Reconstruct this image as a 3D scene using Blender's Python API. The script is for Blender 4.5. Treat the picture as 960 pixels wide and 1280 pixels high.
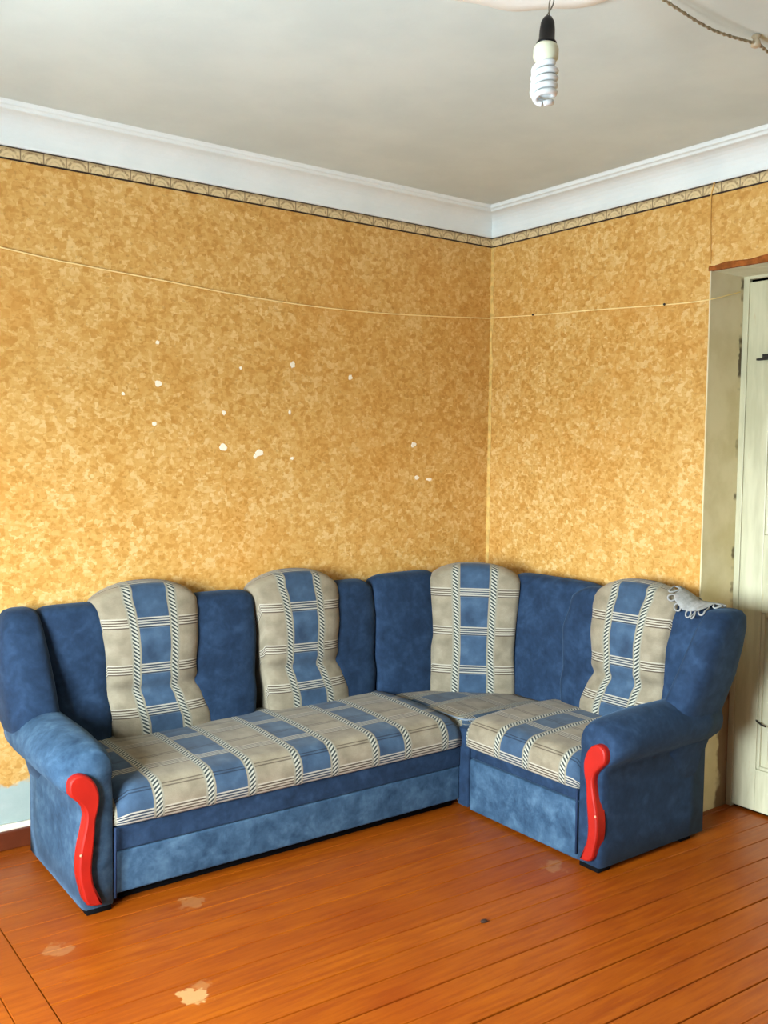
import bpy, bmesh, math, random
from math import sin, cos, pi, radians
from mathutils import Vector, Matrix
from mathutils.bvhtree import BVHTree
from mathutils import noise as mnoise

random.seed(7)
for o in list(bpy.data.objects):
    bpy.data.objects.remove(o)
S = bpy.context.scene
C = S.collection

# ------------------------------------------------------------------ camera
# world: room corner at the origin, left wall in y = 0 (room at y < 0), right wall in x = 0 (room at x < 0)
FPX, YAW, PIT, ROL = 1185.15, 0.6368, 0.0662, 0.0112
CAM = Vector((-3.5443, -3.8411, 1.6))
Fw = Vector((sin(YAW), cos(YAW), 0)); Rt = Vector((cos(YAW), -sin(YAW), 0)); Up = Vector((0, 0, 1))
F2 = Fw*cos(PIT) - Up*sin(PIT); U2 = Up*cos(PIT) + Fw*sin(PIT)
R3 = Rt*cos(ROL) + U2*sin(ROL); U3 = U2*cos(ROL) - Rt*sin(ROL)
cam = bpy.data.cameras.new('camera'); co = bpy.data.objects.new('camera', cam); C.objects.link(co)
M = Matrix((R3, U3, -F2)).transposed().to_4x4(); M.translation = CAM
co.matrix_world = M
cam.sensor_fit = 'VERTICAL'; cam.sensor_height = 36.0; cam.lens = FPX/1280*36.0
cam.clip_start = 0.05
S.camera = co

# ------------------------------------------------------------------ world, daylight, exposure
W = bpy.data.worlds.new('sky'); S.world = W; W.use_nodes = True
bg = W.node_tree.nodes['Background']
# overcast sky above the horizon, dimmer pale ground below it
wn = W.node_tree.nodes; wk = W.node_tree.links
tc = wn.new('ShaderNodeTexCoord'); sx = wn.new('ShaderNodeSeparateXYZ'); wk.new(tc.outputs['Generated'], sx.inputs[0])
rp = wn.new('ShaderNodeValToRGB'); rp.color_ramp.elements[0].position = 0.48; rp.color_ramp.elements[1].position = 0.52
rp.color_ramp.elements[0].color = (0.36, 0.42, 0.44, 1); rp.color_ramp.elements[1].color = (0.82, 0.93, 1.0, 1)
mr = wn.new('ShaderNodeMapRange'); mr.inputs[1].default_value = -1; mr.inputs[2].default_value = 1
wk.new(sx.outputs[2], mr.inputs[0]); wk.new(mr.outputs[0], rp.inputs[0]); wk.new(rp.outputs[0], bg.inputs[0])
bg.inputs[1].default_value = 5.0
WIN_X, WY0, WY1, WZ0, WZ1 = -4.40, -3.05, -1.45, 0.75, 1.95
pl = bpy.data.lights.new('window_daylight', 'AREA'); pl.shape = 'RECTANGLE'
pl.size = WZ1-WZ0; pl.size_y = WY1-WY0; pl.cycles.is_portal = True
plo = bpy.data.objects.new('window_daylight', pl); C.objects.link(plo)
plo.location = (WIN_X-0.02, (WY0+WY1)/2, (WZ0+WZ1)/2); plo.rotation_euler = (0, radians(-90), 0)
S.view_settings.view_transform = 'Standard'; S.view_settings.look = 'None'
S.view_settings.gamma = 1.0; S.view_settings.use_curve_mapping = False
S.view_settings.exposure = 4.3

# ------------------------------------------------------------------ material helpers
def lin(c):
    r = []
    for v in c:
        v /= 255.0
        r.append(v/12.92 if v <= 0.04045 else ((v+0.055)/1.055)**2.4)
    return (r[0], r[1], r[2], 1.0)

class NT:
    def __init__(self, name, rough=0.6, spec=0.5):
        m = bpy.data.materials.new(name); m.use_nodes = True
        self.m = m; self.t = m.node_tree; self.n = self.t.nodes; self.l = self.t.links
        self.b = self.n['Principled BSDF']
        self.b.inputs['Roughness'].default_value = rough
        self.b.inputs['Specular IOR Level'].default_value = spec
    def _in(self, sock, v):
        if isinstance(v, bpy.types.NodeSocket): self.l.new(v, sock)
        elif v is not None:
            try: sock.default_value = v
            except Exception: sock.default_value = v[:3]
    def math(self, op, a, b=None, c=None, clamp=False):
        n = self.n.new('ShaderNodeMath'); n.operation = op; n.use_clamp = clamp
        for i, v in enumerate((a, b, c)): self._in(n.inputs[i], v) if v is not None else None
        return n.outputs[0]
    def mix(self, f, a, b, mode='MIX'):
        n = self.n.new('ShaderNodeMix'); n.data_type = 'RGBA'; n.blend_type = mode
        self._in(n.inputs[0], f); self._in(n.inputs[6], a); self._in(n.inputs[7], b)
        return n.outputs[2]
    def geo(self): return self.n.new('ShaderNodeNewGeometry').outputs['Position']
    def obj(self): return self.n.new('ShaderNodeTexCoord').outputs['Object']
    def uv(self): return self.n.new('ShaderNodeTexCoord').outputs['UV']
    def rnd(self): return self.n.new('ShaderNodeObjectInfo').outputs['Random']
    def sep(self, v):
        n = self.n.new('ShaderNodeSeparateXYZ'); self.l.new(v, n.inputs[0]); return n.outputs
    def comb(self, x, y, z):
        n = self.n.new('ShaderNodeCombineXYZ')
        for i, v in enumerate((x, y, z)): self._in(n.inputs[i], v)
        return n.outputs[0]
    def map(self, v, scale=(1, 1, 1), loc=(0, 0, 0)):
        n = self.n.new('ShaderNodeMapping'); self.l.new(v, n.inputs[0])
        n.inputs['Scale'].default_value = scale; n.inputs['Location'].default_value = loc
        return n.outputs[0]
    def noise(self, v, scale, detail=3, rough=0.55, out=0, dist=0):
        n = self.n.new('ShaderNodeTexNoise'); self.l.new(v, n.inputs['Vector'])
        n.inputs['Scale'].default_value = scale; n.inputs['Detail'].default_value = detail
        n.inputs['Roughness'].default_value = rough; n.inputs['Distortion'].default_value = dist
        return n.outputs[out]
    def voro(self, v, scale, feature='F1', out='Color', metric='EUCLIDEAN'):
        n = self.n.new('ShaderNodeTexVoronoi'); n.feature = feature; n.distance = metric
        self.l.new(v, n.inputs['Vector']); n.inputs['Scale'].default_value = scale
        return n.outputs[out]
    def ramp(self, f, stops, mode='LINEAR'):
        n = self.n.new('ShaderNodeValToRGB'); n.color_ramp.interpolation = mode
        e = n.color_ramp.elements
        while len(e) < len(stops): e.new(0.5)
        for el, (p, c) in zip(e, stops):
            el.position = p; el.color = c if isinstance(c, tuple) else (c, c, c, 1)
        self.l.new(f, n.inputs[0]); return n.outputs[0]
    def step(self, v, a, b):
        n = self.n.new('ShaderNodeMapRange'); n.interpolation_type = 'SMOOTHSTEP'
        self.l.new(v, n.inputs[0]); n.inputs[1].default_value = a; n.inputs[2].default_value = b
        return n.outputs[0]
    def spot(self, pos, p, r, wob=0.5, sc=25):
        """soft irregular mask around a world point"""
        d = self.n.new('ShaderNodeVectorMath'); d.operation = 'DISTANCE'
        self.l.new(pos, d.inputs[0]); d.inputs[1].default_value = p
        w = self.noise(pos, sc, 3)
        dd = self.math('ADD', d.outputs['Value'], self.math('MULTIPLY', self.math('SUBTRACT', w, 0.5), wob*r*4))
        return self.step(dd, r, r*0.6)
    def col(self, c): self._in(self.b.inputs['Base Color'], c)
    def rough(self, c): self._in(self.b.inputs['Roughness'], c)
    def bump(self, h, strength=0.3, dist=0.01):
        n = self.n.new('ShaderNodeBump'); self.l.new(h, n.inputs['Height'])
        n.inputs['Strength'].default_value = strength; n.inputs['Distance'].default_value = dist
        self.l.new(n.outputs[0], self.b.inputs['Normal'])

def plain(name, c, rough=0.6, spec=0.5, var=0.0, sc=20):
    k = NT(name, rough, spec)
    if var:
        n = k.noise(k.geo(), sc, 4)
        c1 = tuple(min(1, x*(1+var)) for x in lin(c)[:3])+(1,); c0 = tuple(x*(1-var) for x in lin(c)[:3])+(1,)
        k.col(k.mix(k.step(n, 0.3, 0.7), c0, c1))
    else: k.col(lin(c))
    return k.m

# --- wallpaper: mottled gold flakes
def mk_wallpaper(name, axis, bare=False):
    k = NT(name, 0.42, 0.4)
    p = k.geo(); s = k.sep(p)
    u = s[0] if axis == 'x' else s[1]
    v = k.comb(u, s[2], 0.0)
    wob = k.noise(v, 30, 2, out=1)
    vv = k.n.new('ShaderNodeVectorMath'); vv.operation = 'MULTIPLY_ADD'
    k.l.new(wob, vv.inputs[0]); vv.inputs[1].default_value = (0.02, 0.02, 0); k.l.new(v, vv.inputs[2])
    w = vv.outputs[0]
    c1 = k.voro(w, 34, metric='CHEBYCHEV'); c2 = k.voro(k.map(w, (1, 1.3, 1), (3.1, 1.7, 0)), 62, metric='CHEBYCHEV')
    f1 = k.sep(c1)[0]; f2 = k.sep(c2)[1]
    f = k.math('ADD', k.math('MULTIPLY', f1, 0.5), k.math('MULTIPLY', f2, 0.5))
    f = k.math('ADD', f, k.math('MULTIPLY', k.math('SUBTRACT', k.noise(v, 5, 4), 0.5), 0.7))
    base = k.ramp(f, [(0.10, lin((192, 140, 66))), (0.42, lin((206, 158, 84))), (0.64, lin((212, 168, 97))), (0.92, lin((224, 188, 125)))])
    fl = k.noise(k.map(w, (1, 1.3, 1)), 48, 2)
    dk = k.math('MULTIPLY', k.step(fl, 0.60, 0.70), 0.28)
    base = k.mix(dk, base, lin((140, 92, 30)))
    big = k.noise(v, 1.6, 2)
    base = k.mix(k.math('MULTIPLY', k.step(big, 0.45, 0.75), 0.25), base, lin((206, 138, 52)))
    if bare:   # paper missing low on the wall, pale plaster shows
        e = k.math('ADD', s[2], k.math('MULTIPLY', k.math('SUBTRACT', k.noise(v, 9, 3), 0.5), 0.16))
        m = k.step(e, 0.275, 0.255)
        pla = k.mix(k.noise(v, 14, 4), lin((150, 170, 164)), lin((182, 193, 184)))
        base = k.mix(m, base, pla)
    k.col(base)
    k.bump(k.math('ADD', k.math('MULTIPLY', f2, 0.5), k.noise(v, 160, 2)), 0.12, 0.004)
    return k.m

# --- paper border with a row of arched shell cells between two dark lines
def mk_border(name, axis):
    k = NT(name, 0.6, 0.3)
    s = k.sep(k.geo()); u = s[0] if axis == 'x' else s[1]
    per = 0.088
    fu = k.math('FRACT', k.math('ADD', k.math('DIVIDE', u, per), 20.0))
    t = k.math('DIVIDE', k.math('SUBTRACT', s[2], 2.688), 0.05)
    cell = k.math('ABSOLUTE', k.math('SUBTRACT', fu, 0.5))
    joint = k.step(cell, 0.455, 0.49)
    rr = k.math('SQRT', k.math('ADD', k.math('POWER', k.math('MULTIPLY', cell, 1.76), 2.0), k.math('POWER', k.math('SUBTRACT', t, 0.05), 2.0)))
    a1 = k.step(k.math('ABSOLUTE', k.math('SUBTRACT', rr, 0.74)), 0.13, 0.05)
    a2 = k.math('MULTIPLY', k.step(k.math('ABSOLUTE', k.math('SUBTRACT', rr, 0.42)), 0.09, 0.03), 0.5)
    a1 = k.math('MAXIMUM', a1, a2)
    nz = k.noise(k.geo(), 90, 3)
    base = k.mix(nz, lin((206, 180, 130)), lin((226, 208, 166)))
    base = k.mix(k.math('MULTIPLY', a1, k.math('MULTIPLY', k.step(nz, 0.35, 0.6), 0.75)), base, lin((130, 100, 66)))
    base = k.mix(k.math('MULTIPLY', k.step(t, 0.6, 0.85), 0.45), base, lin((126, 96, 60)))
    base = k.mix(k.math('MULTIPLY', joint, 0.75), base, lin((84, 58, 34)))
    ed = k.math('MAXIMUM', k.step(t, 0.88, 0.93), k.step(t, 0.16, 0.10))
    k.col(k.mix(ed, base, lin((42, 28, 22))))
    return k.m

# --- plastered ceiling / cornice
def mk_plaster(name, a, b, rough=0.85, sc=3, bump=0.06):
    k = NT(name, rough, 0.2)
    n = k.noise(k.geo(), sc, 5)
    k.col(k.mix(k.step(n, 0.3, 0.7), lin(a), lin(b)))
    k.bump(k.noise(k.geo(), 55, 3), bump, 0.01)
    return k.m

def mk_floor():
    k = NT('orange_floor_paint', 0.33, 0.35)
    p = k.geo()
    along = k.map(p, (2.2, 26, 1))
    g = k.noise(along, 2.0, 5, 0.6)
    base = k.mix(k.step(g, 0.25, 0.75), lin((136, 60, 5)), lin((164, 83, 8)))
    base = k.mix(k.math('MULTIPLY', k.rnd(), 0.28), base, lin((122, 44, 4)))
    big = k.noise(p, 1.4, 3)
    base = k.mix(k.math('MULTIPLY', k.step(big, 0.5, 0.8), 0.5), base, lin((128, 44, 3)))
    # bare patches and scuffs
    wear = None
    for pt, r in (((-2.39, -1.375, 0), 0.050), ((-0.905, -1.385, 0), 0.045), ((-2.15, -0.845, 0), 0.05), ((-2.638, -0.89, 0), 0.05), ((-2.35, -1.34, 0), 0.035), ((-0.86, -1.35, 0), 0.03)):
        m = k.spot(p, pt, r, 0.75, 28)
        m = m if r > 0.049 and pt[0] == -2.39 else k.math('MULTIPLY', m, 0.32)
        wear = m if wear is None else k.math('MAXIMUM', wear, m)
    base = k.mix(k.math('MULTIPLY', wear, 0.85), base, lin((186, 144, 92)))
    sc = k.noise(k.map(p, (8, 40, 1)), 3.2, 4, 0.7)
    base = k.mix(k.math('MULTIPLY', k.step(sc, 0.70, 0.78), 0.35), base, lin((186, 120, 54)))
    ds = k.noise(k.map(p, (6, 20, 1), (5, 2, 0)), 3.0, 4, 0.7)
    base = k.mix(k.math('MULTIPLY', k.step(ds, 0.66, 0.76), 0.4), base, lin((82, 34, 8)))
    k.col(base)
    k.rough(k.math('ADD', 0.26, k.math('MULTIPLY', k.noise(p, 9, 3), 0.25)))
    k.bump(g, 0.12, 0.004)
    return k.m

def mk_velvet(name, dark, mid, light, sheen=0.35):
    k = NT(name, 0.85, 0.15)
    p = k.obj()
    n = k.noise(p, 13, 4, 0.6, dist=0.4); n2 = k.noise(p, 45, 3)
    f = k.math('ADD', k.math('MULTIPLY', n, 0.75), k.math('MULTIPLY', n2, 0.25))
    k.col(k.ramp(f, [(0.30, lin(dark)), (0.5, lin(mid)), (0.72, lin(light))]))
    k.b.inputs['Sheen Weight'].default_value = sheen
    k.b.inputs['Sheen Roughness'].default_value = 0.4
    k.b.inputs['Sheen Tint'].default_value = lin((150, 190, 230))
    k.bump(k.noise(p, 220, 2), 0.15, 0.003)
    return k.m

def mk_plaid(name, vper, voff, tint=1.0, half=False):
    """woven plaid in metric uv: u across the stripes, v along them"""
    k = NT(name, 0.8, 0.2)
    s = k.sep(k.uv()); u, v = s[0], s[1]
    per = 0.372
    fu = k.math('SUBTRACT', k.math('MODULO', k.math('ADD', u, per*20.5), per), per/2)
    au = k.math('ABSOLUTE', fu)
    fine = k.noise(k.comb(k.math('MULTIPLY', u, 3.0), v, 0.0), 210, 2)
    soft = k.noise(k.comb(u, v, 0.0), 11, 3)
    blue = k.ramp(soft, [(0.3, lin((42, 62, 84))), (0.55, lin((58, 82, 106))), (0.75, lin((76, 100, 122)))])
    beige = k.ramp(soft, [(0.3, lin((122, 112, 92))), (0.55, lin((144, 134, 112))), (0.75, lin((158, 148, 126)))])
    isblue = k.step(au, 0.0655, 0.0635)
    ground = k.mix(isblue, beige, blue)
    # cross bands: groups of four thin lines
    fv = k.math('MODULO', k.math('ADD', v, voff+vper*20), vper)
    lines = None; lite = None
    for c, w in ((0.010, 0.0028), (0.021, 0.0022), (0.031, 0.0022), (0.042, 0.0028)):
        m = k.step(k.math('ABSOLUTE', k.math('SUBTRACT', fv, c)), w*1.3, w*0.7)
        lines = m if lines is None else k.math('MAXIMUM', lines, m)
        m2 = k.step(k.math('ABSOLUTE', k.math('SUBTRACT', fv, c+0.0052)), w*1.3, w*0.7)
        lite = m2 if lite is None else k.math('MAXIMUM', lite, m2)
    if half:
        for c in (0.118, 0.130):
            m = k.step(k.math('ABSOLUTE', k.math('SUBTRACT', fv, c)), 0.0032, 0.0016)
            lines = k.math('MAXIMUM', lines, k.math('MULTIPLY', m, 0.8))
    band = k.math('MULTIPLY', k.step(fv, 0.003, 0.007), k.step(fv, 0.05, 0.046))
    ground = k.mix(k.math('MULTIPLY', band, k.math('ADD', 0.16, k.math('MULTIPLY', isblue, 0.3))), ground, k.mix(isblue, lin((160, 150, 126)), lin((130, 140, 142))))
    ground = k.mix(k.math('MULTIPLY', lines, 0.85), ground, k.mix(isblue, lin((56, 40, 28)), lin((22, 30, 44))))
    ground = k.mix(k.math('MULTIPLY', lite, 0.8), ground, lin((184, 178, 160)))
    # rope stripes: slanted light and dark cords
    rope = k.math('MULTIPLY', k.step(au, 0.0655, 0.0675), k.step(au, 0.107, 0.104))
    ang = k.math('FRACT', k.math('ADD', k.math('DIVIDE', k.math('ADD', v, k.math('MULTIPLY', u, 0.75)), 0.0165), 60.0))
    cord = k.step(k.math('ABSOLUTE', k.math('SUBTRACT', ang, 0.5)), 0.20, 0.30)
    rc = k.mix(cord, lin((46, 56, 56)), lin((180, 178, 162)))
    core = k.math('MULTIPLY', k.step(au, 0.071, 0.075), k.step(au, 0.100, 0.096))
    rc = k.mix(core, lin((140, 136, 118)), rc)
    ground = k.mix(rope, ground, rc)
    ground = k.mix(k.math('MULTIPLY', k.step(fine, 0.35, 0.7), 0.16), ground, lin((40, 40, 44)))
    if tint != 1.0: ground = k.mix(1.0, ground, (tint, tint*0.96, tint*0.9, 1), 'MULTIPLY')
    k.col(ground)
    k.b.inputs['Sheen Weight'].default_value = 0.1
    k.bump(k.math('ADD', k.math('MULTIPLY', fine, 0.5), k.math('MULTIPLY', rope, cord)), 0.25, 0.002)
    return k.m

def mk_door():
    k = NT('cream_door_paint', 0.4, 0.45)
    p = k.geo()
    n = k.noise(k.map(p, (1, 4, 0.6)), 6, 4)
    base = k.mix(k.step(n, 0.3, 0.7), lin((184, 181, 150)), lin((203, 200, 170)))
    d = k.noise(k.map(p, (1, 3, 1)), 8, 5, 0.7)
    base = k.mix(k.math('MULTIPLY', k.step(d, 0.60, 0.74), 0.4), base, lin((186, 160, 112)))
    ch = k.noise(p, 26, 3, 0.6)
    base = k.mix(k.math('MULTIPLY', k.step(ch, 0.745, 0.76), 0.7), base, lin((96, 72, 44)))
    k.col(base); k.bump(n, 0.1, 0.004)
    return k.m

def mk_reveal():
    k = NT('aged_reveal_plaster', 0.7, 0.3)
    p = k.geo(); s = k.sep(p)
    n = k.noise(p, 6, 4)
    base = k.mix(k.step(n, 0.3, 0.7), lin((212, 197, 150)), lin((228, 215, 176)))
    base = k.mix(k.math('MULTIPLY', k.step(s[2], 1.7, 2.4), 0.35), base, lin((206, 198, 184)))
    # long chips where the frame meets the plaster
    edge = k.step(k.math('ADD', s[0], k.math('MULTIPLY', k.math('SUBTRACT', k.noise(p, 30, 3), 0.5), 0.035)), 0.218, 0.226)
    vert = k.step(k.noise(k.comb(0.0, 0.0, s[2]), 4.2, 3), 0.5, 0.56)
    base = k.mix(k.math('MULTIPLY', k.math('MULTIPLY', edge, vert), 0.9), base, lin((70, 56, 36)))
    low = k.math('MULTIPLY', k.step(s[2], 0.62, 0.5), k.step(k.math('ADD', s[0], k.math('MULTIPLY', k.noise(p, 9, 3), 0.12)), 0.21, 0.24))
    base = k.mix(k.math('MULTIPLY', low, 0.85), base, lin((96, 56, 26)))
    k.col(base); k.bump(n, 0.15, 0.006)
    return k.m

M_WPL = mk_wallpaper('gold_wallpaper_left', 'x', True); M_WPR = mk_wallpaper('gold_wallpaper_right', 'y')
M_BDL = mk_border('paper_border_left', 'x'); M_BDR = mk_border('paper_border_right', 'y')
M_CEIL = mk_plaster('grey_white_ceiling', (199, 213, 213), (209, 222, 221))
M_CORN = mk_plaster('white_cornice', (220, 229, 230), (229, 236, 236), 0.7, 4, 0.04)
M_PLAIN = mk_plaster('plain_grey_green_wall', (66, 68, 66), (76, 78, 76))  # unseen walls, colour darkened to cut the bounced light
M_ROSE = mk_plaster('white_rose_paint', (226, 231, 228), (234, 238, 234))
M_FLOOR = mk_floor()
M_SUB = plain('dark_floor_gap', (40, 20, 8), 0.9)
M_BASE = plain('brown_baseboard_paint', (98, 42, 16), 0.5, 0.4, 0.15, 14)
M_BLUE = mk_velvet('slate_blue_velvet', (23, 38, 58), (32, 51, 75), (45, 67, 94), 0.15)
M_BLUEL = mk_velvet('worn_lit_blue_velvet', (34, 55, 77), (54, 80, 104), (80, 108, 131), 0.15)  # worn drawer fronts; window light on the left arm put into the colour
M_PLB = mk_plaid('plaid_back_fabric', 0.19, -0.495+0.0)
M_PLS = mk_plaid('plaid_seat_fabric', 0.24, 0.0, 1.0, True)
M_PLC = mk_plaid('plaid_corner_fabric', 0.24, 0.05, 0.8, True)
M_RED = plain('red_lacquered_wood', (158, 22, 8), 0.55, 0.35, 0.12, 9)
M_BLACK = plain('black_foot_and_gap_shade', (10, 10, 12), 0.9, 0.1)  # black of the feet and of the painted shade under the sofa
M_PIPE = plain('dark_piping', (30, 46, 72), 0.8, 0.2)
M_SCREW = plain('pale_screw', (236, 140, 110), 0.4)
M_LACE = plain('grey_white_crochet', (150, 150, 146), 0.9, 0.1, 0.15, 60)
M_DOOR = mk_door(); M_REV = mk_reveal()
M_DARK = plain('dark_iron', (24, 20, 16), 0.5, 0.5)
M_SOCK = plain('black_bakelite', (8, 8, 8), 0.4, 0.25)
M_CFLB = plain('cream_lamp_base', (206, 206, 182), 0.4, 0.4)
M_CFLT = plain('white_glass_tube', (216, 221, 224), 0.25, 0.5)
M_WIRE = plain('grey_wire', (96, 88, 76), 0.6)
M_CABLE = plain('old_twisted_cable', (150, 142, 118), 0.8, 0.2, 0.25, 80)
M_STR = plain('pale_yellow_string', (250, 226, 160), 0.8, 0.2)
M_PATCH = plain('white_plaster_chip', (246, 236, 214), 0.85, 0.2)
M_EDGE = plain('pale_paper_edge', (216, 178, 104), 0.7, 0.2, 0.18, 30)
M_BRICK = plain('raw_lintel_edge', (150, 84, 34), 0.8, 0.2, 0.3, 30)

# ------------------------------------------------------------------ mesh helpers
def link(name, verts, faces, mat, parent=None, uvs=None, smooth=True, recalc=True):
    me = bpy.data.meshes.new(name)
    me.from_pydata([tuple(v) for v in verts], [], faces)
    if uvs is not None:
        ul = me.uv_layers.new(name='UVMap')
        for lp in me.loops: ul.data[lp.index].uv = uvs[lp.vertex_index]
    if recalc:
        bm = bmesh.new(); bm.from_mesh(me); bmesh.ops.recalc_face_normals(bm, faces=bm.faces[:]); bm.to_mesh(me); bm.free()
    me.polygons.foreach_set('use_smooth', [smooth]*len(me.polygons))
    me.materials.append(mat); me.update()
    o = bpy.data.objects.new(name, me); C.objects.link(o)
    if parent: o.parent = parent
    return o

def from_bm(name, bm, mat, parent=None, smooth=False):
    bmesh.ops.recalc_face_normals(bm, faces=bm.faces[:])
    me = bpy.data.meshes.new(name); bm.to_mesh(me); bm.free()
    me.polygons.foreach_set('use_smooth', [smooth]*len(me.polygons))
    me.materials.append(mat)
    o = bpy.data.objects.new(name, me); C.objects.link(o)
    if parent: o.parent = parent
    return o

def box_bm(bm, lo, hi, bev=0.0, seg=2):
    r = bmesh.ops.create_cube(bm, size=1.0)
    vs = r['verts']
    for v in vs:
        v.co = Vector([lo[i] + (v.co[i]+0.5)*(hi[i]-lo[i]) for i in range(3)])
    if bev:
        es = list({e for v in vs for e in v.link_edges})
        bmesh.ops.bevel(bm, geom=es, offset=bev, segments=seg, affect='EDGES', profile=0.6)

def box(name, lo, hi, mat, parent=None, bev=0.0, seg=2, smooth=False):
    lo, hi = [min(a, b) for a, b in zip(lo, hi)], [max(a, b) for a, b in zip(lo, hi)]
    bm = bmesh.new(); box_bm(bm, lo, hi, bev, seg)
    return from_bm(name, bm, mat, parent, smooth)

def tube_data(pts, rad, n=8, closed=False):
    pts = [Vector(p) for p in pts]; V = []; F = []
    m = len(pts); prev = None
    for i, p in enumerate(pts):
        a = pts[(i-1) % m] if (closed or i > 0) else p
        b = pts[(i+1) % m] if (closed or i < m-1) else p
        t = (b-a).normalized()
        if prev is None:
            q = Vector((0, 0, 1)) if abs(t.z) < 0.9 else Vector((1, 0, 0))
            nrm = t.cross(q).normalized()
        else:
            nrm = (prev - t*prev.dot(t)).normalized()
        prev = nrm; bn = t.cross(nrm)
        r = rad[i] if isinstance(rad, (list, tuple)) else rad
        for j in range(n):
            an = 2*pi*j/n
            V.append(p + nrm*(r*cos(an)) + bn*(r*sin(an)))
    for i in range(m if closed else m-1):
        for j in range(n):
            a = i*n+j; b = i*n+(j+1) % n; c = ((i+1) % m)*n+(j+1) % n; d = ((i+1) % m)*n+j
            F.append((a, b, c, d))
    if not closed:
        F.append(tuple(range(n))); F.append(tuple((m-1)*n+j for j in range(n)))
    return V, F

def tube(name, pts, rad, mat, parent=None, n=8, closed=False):
    V, F = tube_data(pts, rad, n, closed)
    return link(name, V, F, mat, parent)

def multi(name, parts, mat, parent=None):
    V = []; F = []
    for v, f in parts:
        k = len(V); V += v; F += [tuple(i+k for i in q) for q in f]
    return link(name, V, F, mat, parent)

def lathe_data(prof, base, axis, n=24):
    ax = Vector(axis).normalized(); q = Vector((1, 0, 0)) if abs(ax.x) < 0.9 else Vector((0, 1, 0))
    a = ax.cross(q).normalized(); b = ax.cross(a); V = []; F = []
    for r, h in prof:
        for j in range(n):
            t = 2*pi*j/n
            V.append(Vector(base) + ax*h + a*(r*cos(t)) + b*(r*sin(t)))
    for i in range(len(prof)-1):
        for j in range(n):
            F.append((i*n+j, i*n+(j+1) % n, (i+1)*n+(j+1) % n, (i+1)*n+j))
    F.append(tuple(range(n))); F.append(tuple((len(prof)-1)*n+j for j in range(n)))
    return V, F

def interp(x, pts):
    if x <= pts[0][0]: return pts[0][1]
    for (a, b), (c, d) in zip(pts, pts[1:]):
        if x <= c:
            t = (x-a)/(c-a); t = t*t*(3-2*t)
            return b + (d-b)*t
    return pts[-1][1]

def tag(o, label=None, cat=None, group=None, kind=None):
    if label: o['label'] = label
    if cat: o['category'] = cat
    if group: o['group'] = group
    if kind: o['kind'] = kind
    return o
def thing(name, loc, label, cat, group=None):
    o = bpy.data.objects.new(name, None); C.objects.link(o); o.location = loc
    return tag(o, label, cat, group)
def adopt(o, parent):
    """parent a world-space mesh while keeping its place"""
    o.parent = parent; o.matrix_parent_inverse = Matrix.Translation(-parent.location)
    return o
def struct(o, label):
    return tag(o, label, None, None, 'structure')

# ------------------------------------------------------------------ room shell
CZ = 2.86; XW = -4.40; YB = -5.0; TOP = 3.0
DJ0, DJ1, DH, DD = -1.365, -2.32, 2.378, 0.25        # door opening in the right wall and its depth
wl = struct(box('wall_left', (XW-0.30, 0.0, 0), (0.55, 0.2, TOP), M_WPL), 'left wall behind the sofa, mottled gold wallpaper with small torn spots')
bm = bmesh.new()
box_bm(bm, (0, DJ0, 0), (0.55, 0.0, TOP))
box_bm(bm, (0, DJ1, DH), (0.55, DJ0, TOP))
box_bm(bm, (0, YB-0.2, 0), (0.55, DJ1, TOP))
box_bm(bm, (DD+0.10, DJ1, -0.02), (0.55, DJ0, DH))  # added unseen block behind the door, stops light leaking under it
wr = struct(from_bm('wall_right', bm, M_WPR), 'right wall with mottled gold wallpaper and a deep door opening')
struct(box('wall_behind', (XW-0.30, YB-0.2, 0), (0, YB, TOP), M_PLAIN), 'plain dark grey wall behind the viewpoint')
bm = bmesh.new()
box_bm(bm, (XW-0.30, YB, 0), (XW, 0, WZ0)); box_bm(bm, (XW-0.30, YB, WZ1), (XW, 0, TOP))
box_bm(bm, (XW-0.30, YB, WZ0), (XW, WY0, WZ1)); box_bm(bm, (XW-0.30, WY1, WZ0), (XW, 0, WZ1))
struct(from_bm('wall_window_side', bm, M_PLAIN), 'plain dark grey wall with the window opening')
bm = bmesh.new()
xf = XW-0.16
for lo, hi in (((xf, WY0, WZ0), (xf+.06, WY0+.06, WZ1)), ((xf, WY1-.06, WZ0), (xf+.06, WY1, WZ1)), ((xf, WY0+.06, WZ0), (xf+.06, WY1-.06, WZ0+.06)),
               ((xf, WY0+.06, WZ1-.06), (xf+.06, WY1-.06, WZ1)), ((xf, (WY0+WY1)/2-.03, WZ0+.06), (xf+.06, (WY0+WY1)/2+.03, WZ1-.06))):
    box_bm(bm, lo, hi)
struct(from_bm('window_1', bm, M_CORN), 'white window frame in the side wall')
struct(box('ceiling', (XW-0.30, YB-0.2, CZ), (0.0, 0.0, TOP), M_CEIL), 'grey white plastered ceiling')

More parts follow.
